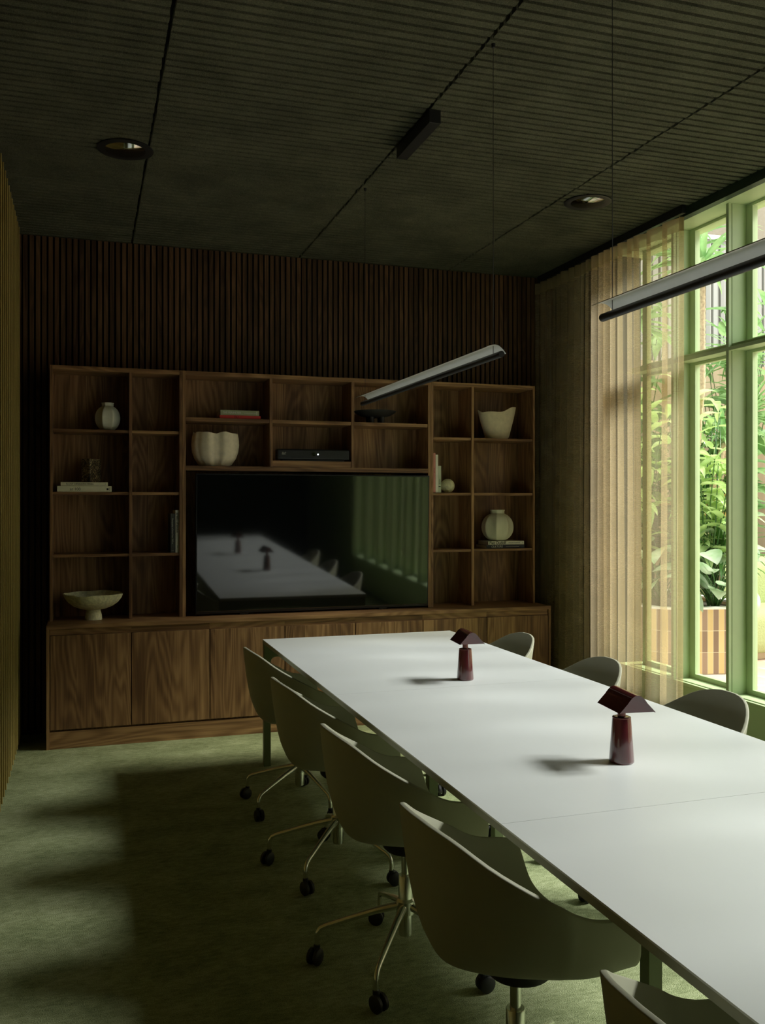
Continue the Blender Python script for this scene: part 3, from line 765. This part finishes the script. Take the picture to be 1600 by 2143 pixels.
mb = curtain_mesh(lambda y, h: sheer(y, 1.0), 4.612, 6.455, 3.190, 3.275, 620, 1); mb.build('header_tape', M['header'], t, smooth=True, angle=0)
MB().box(3.395, 3.42, 4.62, 6.46, 3.283, 3.333).build('track', M['black'], t)
def drape(y, h):
    ph_ = y/.118*2*PI + .8*math.sin(y*3.1)+.3*math.sin(h*3+y*5)
    s = math.sin(ph_); return -.448 + .046*math.copysign(abs(s)**.75, s)*(1-.1*h), .016*math.sin(2*ph_)
t = thing('heavy_curtain', (-.43, 2.4, 0), 'heavy ochre curtain hanging full height along the left wall', 'curtain')
curtain_mesh(drape, -1.2, 6.33, .015, 3.318, 1500, 6).build('curtain_cloth', M['drape'], t, smooth=True, angle=0)
MB().box(-.445, -.42, -1.25, 6.40, 3.3185, 3.333).build('track', M['black'], t)

# ---------------------------------------------------------------- courtyard
struct(MB().box(3.751, 16, -8, 14, -.14, -.005), 'floor_courtyard', M['paving'])
struct(MB().box(3.9, 16, 9.9, 10.1, -.01, 3.35), 'wall_courtyard', M['tanboard'])
struct(MB().box(12.0, 12.2, -8, 9.85, -.01, 5.2), 'wall_sky_block', M['tanboard'])  # unseen wall, added to block low sky light and deepen the table shadow
struct(MB().box(3.9, 16, 11.5, 11.8, -.01, 8.5), 'wall_beyond', M['taupe'])
t = thing('slatted_fence', (9.5, 10.0, 3.35), 'grey vertical slat fence with white capping above the garden wall', 'fence')
mb = MB(); x = 4.0
while x < 15.5: mb.box(x, x+.075, 9.95, 10.03, 3.352, 4.98); x += .115
mb.build('slat_panel', M['greyslat'], t); MB().box(3.95, 15.6, 9.93, 10.06, 4.98, 5.04).build('capping', M['whitecap'], t)
for z in (3.5, 4.8): MB().box(3.95, 15.6, 10.03, 10.06, z, z+.06).build('fence_rail', M['greyslat'], t)
struct(MB().box(4.0, 15.5, 9.86, 9.90, 2.35, 2.42).box(4.0,15.5,9.86,9.90,1.5,1.56), 'trim_5', M['taupe'])

# planter with rounded corner: plan curve
pc = [(4.80,9.8),(4.84,8.2),(4.88,7.5)]
cx_, cy_, r_ = 5.13, 7.18, .25
for i in range(9):
    a = PI + PI/2*i/8*.95; pc.append((cx_+r_*math.cos(a), cy_+r_*math.sin(a)))
pc += [(5.40,6.86),(5.55,6.83)]
cx_, cy_, r_ = 5.57, 7.25, .42
for i in range(1,9):
    a = -PI/2 + PI/2*i/8; pc.append((cx_+r_*math.cos(a), cy_+r_*math.sin(a)))
pc += [(6.0,8.0),(6.02,8.38),(7.5,8.42),(9.5,8.45)]
def resample(pts, d=.03):
    out = [Vector(pts[0])]
    for a, b in zip(pts[:-1], pts[1:]):
        a = Vector(a); b = Vector(b); n = max(1, int((b-a).length/d))
        for i in range(1, n+1): out.append(a+(b-a)*i/n)
    return out
P = resample(pc)
t = thing('tiled_planter', (5.6, 7.6, 0), 'curved courtyard planter clad in cream and brown upright tiles', 'planter')
me_v = []; me_f = []; uvs = []; u = 0.0
for i, p in enumerate(P):
    if i: u += (P[i]-P[i-1]).length
    me_v += [(p.x, p.y, 0), (p.x, p.y, .582)]; uvs.append(u)
for i in range(len(P)-1): me_f.append((2*i, 2*i+2, 2*i+3, 2*i+1))
me = bpy.data.meshes.new('tiled_wall'); me.from_pydata([(x-5.6, y-7.6, z) for x, y, z in me_v], [], me_f); me.materials.append(M['tiles'])
ul = me.uv_layers.new(name='UVMap')
for poly in me.polygons:
    for li in poly.loop_indices:
        vi = me.loops[li].vertex_index; ul.data[li].uv = (uvs[vi//2]+.01, me_v[vi][2]+.003)
o = bpy.data.objects.new('tiled_wall', me); COL.objects.link(o); o.parent = t
md = o.modifiers.new('Solidify', 'SOLIDIFY'); md.thickness = .07; md.offset = -1
mb = MB(); nrm = []
for i, p in enumerate(P):
    d = (P[min(i+1, len(P)-1)]-P[max(i-1, 0)]).normalized(); nrm.append(Vector((d.y, -d.x)))
rows = [[(p.x+n.x*s_, p.y+n.y*s_, z) for s_, z in ((.008,.582),(.008,.600),(-.08,.600),(-.08,.582))] for p, n in zip(P, nrm)]
mb.grid(rows, closed_v=True); mb.build('coping', M['whitecap'], t)
poly = [(p.x, p.y) for p in P] + [(9.5, 9.85), (4.82, 9.85)]
mb = MB(); mb.prism([( (x-6.3)*.985+6.3, (y-8.5)*.985+8.5) for x, y in poly], .50, .55, axis='Z'); mb.build('soil', M['soil'], t)

# garden sofa
t = thing('garden_sofa', (6.95, 7.95, 0), 'pale green rounded outdoor sofa in the courtyard', 'sofa')
mb = MB().box(6.05, 8.2, 7.30, 8.05, .05, .50); o = mb.build('seat', M['sofa'], t, bevel=.13); o.modifiers[0].segments = 6
for p in o.data.polygons: p.use_smooth = True
mb = MB().box(6.08, 8.2, 7.80, 8.28, .40, .96); o = mb.build('backrest', M['sofa'], t, bevel=.13); o.modifiers[0].segments = 6
for p in o.data.polygons: p.use_smooth = True
MB().box(6.18, 8.1, 7.38, 8.1, 0, .06).build('plinth', M['tanboard'], t)

# ---------------------------------------------------------------- plants
def blade(mb, base, az, el, length, width, droop, seg=9, fold=.25, heart=False, twist=0.0):
    p = Vector(base); pts = []; e = el; step = length/seg
    side = Vector((-math.sin(az), math.cos(az), 0))
    rows = []
    for i in range(seg+1):
        u = i/seg
        if heart: wd = width*(math.sin(PI*min(1, (u*.93+.07)))**.75)*(1.35-.75*u) if u < 1 else .002
        else: wd = width*(min(1, u*5+.25))*(1-u**2.5)+.001
        d = Vector((math.cos(az)*math.cos(e), math.sin(az)*math.cos(e), math.sin(e)))
        nrm = side.cross(d); sd = (side*math.cos(twist) + nrm*math.sin(twist))
        lift = nrm*(-wd*fold if nrm.z < 0 else wd*fold)
        rows.append([tuple(p - sd*wd*.5 + lift), tuple(p - sd*wd*.27 + lift*.5), tuple(p), tuple(p + sd*wd*.27 + lift*.5), tuple(p + sd*wd*.5 + lift)])
        p = p + d*step; e -= droop/seg*(.4+1.2*u)
    mb.grid(rows)
def dracaena(trunk_pts, r, crowns, label, leafmat='leaf_strap', nleaf=34, ln=.62, wd=.055, seed=1):
    rr = random.Random(seed)
    t = thing('cane_palm', trunk_pts[0], label, 'plant', 'cane palms in the planter')
    # ringed cane
    pts = []; rs = []
    tp = [Vector(p) for p in trunk_pts]
    for a, b in zip(tp[:-1], tp[1:]):
        n = max(2, int((b-a).length/.03))
        for i in range(n): pts.append(a+(b-a)*i/n); rs.append(r*(1+(.06 if i % 2 else -.03)))
    pts.append(tp[-1]); rs.append(r*.8)
    MB().tube([tuple(p) for p in pts], rs, 12).build('trunk', M['trunk'], t, smooth=True, angle=0)
    for c in crowns:
        mb = MB()
        for i in range(nleaf):
            az = i*2.39996 + rr.uniform(-.2,.2); k = i/nleaf
            blade(mb, (c[0], c[1], c[2]+.10*k), az, 1.35-1.25*(1-k)*.95+rr.uniform(-.12,.12)-.25, ln*rr.uniform(.75,1.1), wd*rr.uniform(.8,1.1), rr.uniform(.9,1.9), 9, .22)
        mb.build('leaf_crown', M[leafmat], t, smooth=True, angle=0)
    return t
dracaena([(5.62,7.42,.55),(5.60,7.46,1.6),(5.66,7.40,2.7),(5.66,7.40,3.75)], .035, [(5.66,7.40,3.75)], 'tall cane palm left of the mullion, its crown at the top of the window', seed=1, ln=.75, wd=.075)
dracaena([(5.85,7.75,.55),(5.95,7.72,1.4),(6.22,7.78,2.15)], .036, [(6.22,7.78,2.15)], 'short leaning cane palm with a crown at half height', seed=2, ln=.55, wd=.05)
dracaena([(6.75,8.75,.55),(6.85,8.6,2.0),(6.95,8.45,3.1)], .05, [(6.95,8.45,3.1)], 'thick cane palm behind the garden sofa', seed=3, ln=.75, wd=.05, nleaf=44)
dracaena([(6.60,8.65,.55),(6.75,8.6,1.7),(7.15,8.5,2.5)], .045, [(7.15,8.5,2.5)], 'leaning cane palm right of the thick one', seed=4, ln=.7, wd=.05)
dracaena([(5.2,7.9,.55),(5.18,7.9,2.2),(5.25,7.95,3.3)], .035, [(5.25,7.95,3.3)], 'tall cane palm seen through the sheer curtain', seed=5, ln=.8, wd=.08)
dracaena([(6.1,8.5,.55),(6.15,8.5,2.5),(6.25,8.5,4.2)], .045, [(6.25,8.5,4.2)], 'cane palm farthest back with the highest crown', seed=6, ln=.85, wd=.08)
dracaena([(5.75,7.30,.55),(5.78,7.28,.95)], .03, [(5.78,7.28,.95)], 'low young cane palm low in the planter', seed=8, ln=.6, wd=.06, leafmat='leaf_deep')

def bush(name, base, label, cat, stems, leafmat, ln, wd, seed, spread=.35, height=1.2, heart=True, group=None, lower=.25, droop=1.2):
    rr = random.Random(seed)
    t = thing(name, base, label, cat, group)
    sm = MB(); lf = MB()
    per = 4 if height > 1.0 else 1
    for i in range(max(3, stems//per)):
        n_ = max(3, stems//per)
        az = i*2.39996+rr.uniform(-.3,.3); rad = spread*math.sqrt((i+.5)/n_); hh = height*rr.uniform(lower if per == 1 else .55, 1.0)
        tip = Vector((base[0]+rad*math.cos(az), base[1]+rad*math.sin(az), base[2]+hh))
        b0 = Vector(base); mid = b0.lerp(tip, .55) + Vector((rr.uniform(-.06,.06)-.1*rad*math.cos(az), rr.uniform(-.06,.06)-.1*rad*math.sin(az), 0))
        sm.tube([tuple(b0), tuple(mid), tuple(tip)], [.009,.006,.004], 6)
        for j in range(per):
            u = 1.0 if per == 1 else .28 + .72*(j+rr.random())/per
            if j == per-1: u = 1.0
            p = b0.lerp(mid, u/.55) if u < .55 else mid.lerp(tip, (u-.55)/.45)
            la = az+rr.uniform(-1.0,1.0)+(j%2)*PI*.8
            for q in range(2 if per > 1 else 1):
                blade(lf, tuple(p), la+q*2.2, rr.uniform(-.4,.8), ln*rr.uniform(.7,1.15), wd*rr.uniform(.75,1.15), droop*rr.uniform(.5,1.2), 8, rr.uniform(.08,.28), heart, rr.uniform(-.4,.4))
    sm.build('stem', M['leaf_deep'], t, smooth=True, angle=0); lf.build('foliage', M[leafmat], t, smooth=True, angle=0)
    return t
G = 'broad-leaved shrubs in the planter'
bush('elephant_ear', (5.52,7.02,.55), 'large silvery arrow leaves drooping over the planter edge', 'plant', 16, 'leaf_silver', .34, .22, 11, .28, .62, group=G)
bush('elephant_ear', (5.12,7.28,.55), 'silvery broad-leaved plant behind the sheer curtain', 'plant', 18, 'leaf_silver', .34, .20, 12, .30, .75, group=G)
bush('elephant_ear', (5.74,7.32,.55), 'silvery broad-leaved plant right of the mullion', 'plant', 18, 'leaf_silver', .36, .20, 13, .30, .85, group=G)
bush('philodendron', (5.65,8.2,.55), 'deep green leafy shrub in the middle of the planter', 'plant', 60, 'leaf_deep', .36, .13, 14, .65, 1.9, group=G)
bush('philodendron', (5.25,8.3,.55), 'deep green leafy shrub at the left back of the planter', 'plant', 60, 'leaf_deep', .36, .13, 15, .6, 2.2, group=G)
bush('philodendron', (6.9,8.8,.55), 'deep green leafy shrub behind the sofa', 'plant', 60, 'leaf_deep', .38, .13, 16, .5, 2.0, group=G)
bush('fern_shrub', (5.62,7.25,.55), 'lime green leafy shrub rising behind the silvery leaves', 'plant', 80, 'leaf_lime', .30, .10, 17, .42, 2.15, heart=False, group=G, lower=.62)
bush('fern_shrub', (5.05,7.7,.55), 'lime green leafy shrub seen through the sheer curtain', 'plant', 70, 'leaf_lime', .30, .10, 18, .42, 2.3, heart=False, group=G)
bush('fern_shrub', (5.80,7.80,.55), 'lime green leafy shrub right of the mullion', 'plant', 60, 'leaf_lime', .32, .10, 19, .4, 1.9, heart=False, group=G)
bush('croton', (6.55,8.75,.55), 'bushy plant with yellow edged dark leaves by the sofa', 'plant', 50, 'leaf_strap', .34, .09, 20, .45, 1.5, heart=False, group=G)
bush('dry_leaf_plant', (5.78,7.62,.55), 'plant with a few big dried brown leaves', 'plant', 6, 'leaf_brown', .5, .16, 21, .22, 1.0, heart=False, lower=.8)
bush('tall_shrub', (5.9,9.0,.55), 'tall green shrub against the garden wall', 'plant', 100, 'leaf_strap', .42, .14, 22, .45, 3.4, heart=False, group=G)
bush('tall_shrub', (7.4,9.05,.55), 'tall green shrub at the far right of the garden', 'plant', 100, 'leaf_strap', .42, .14, 23, .45, 3.4, heart=False, group=G)
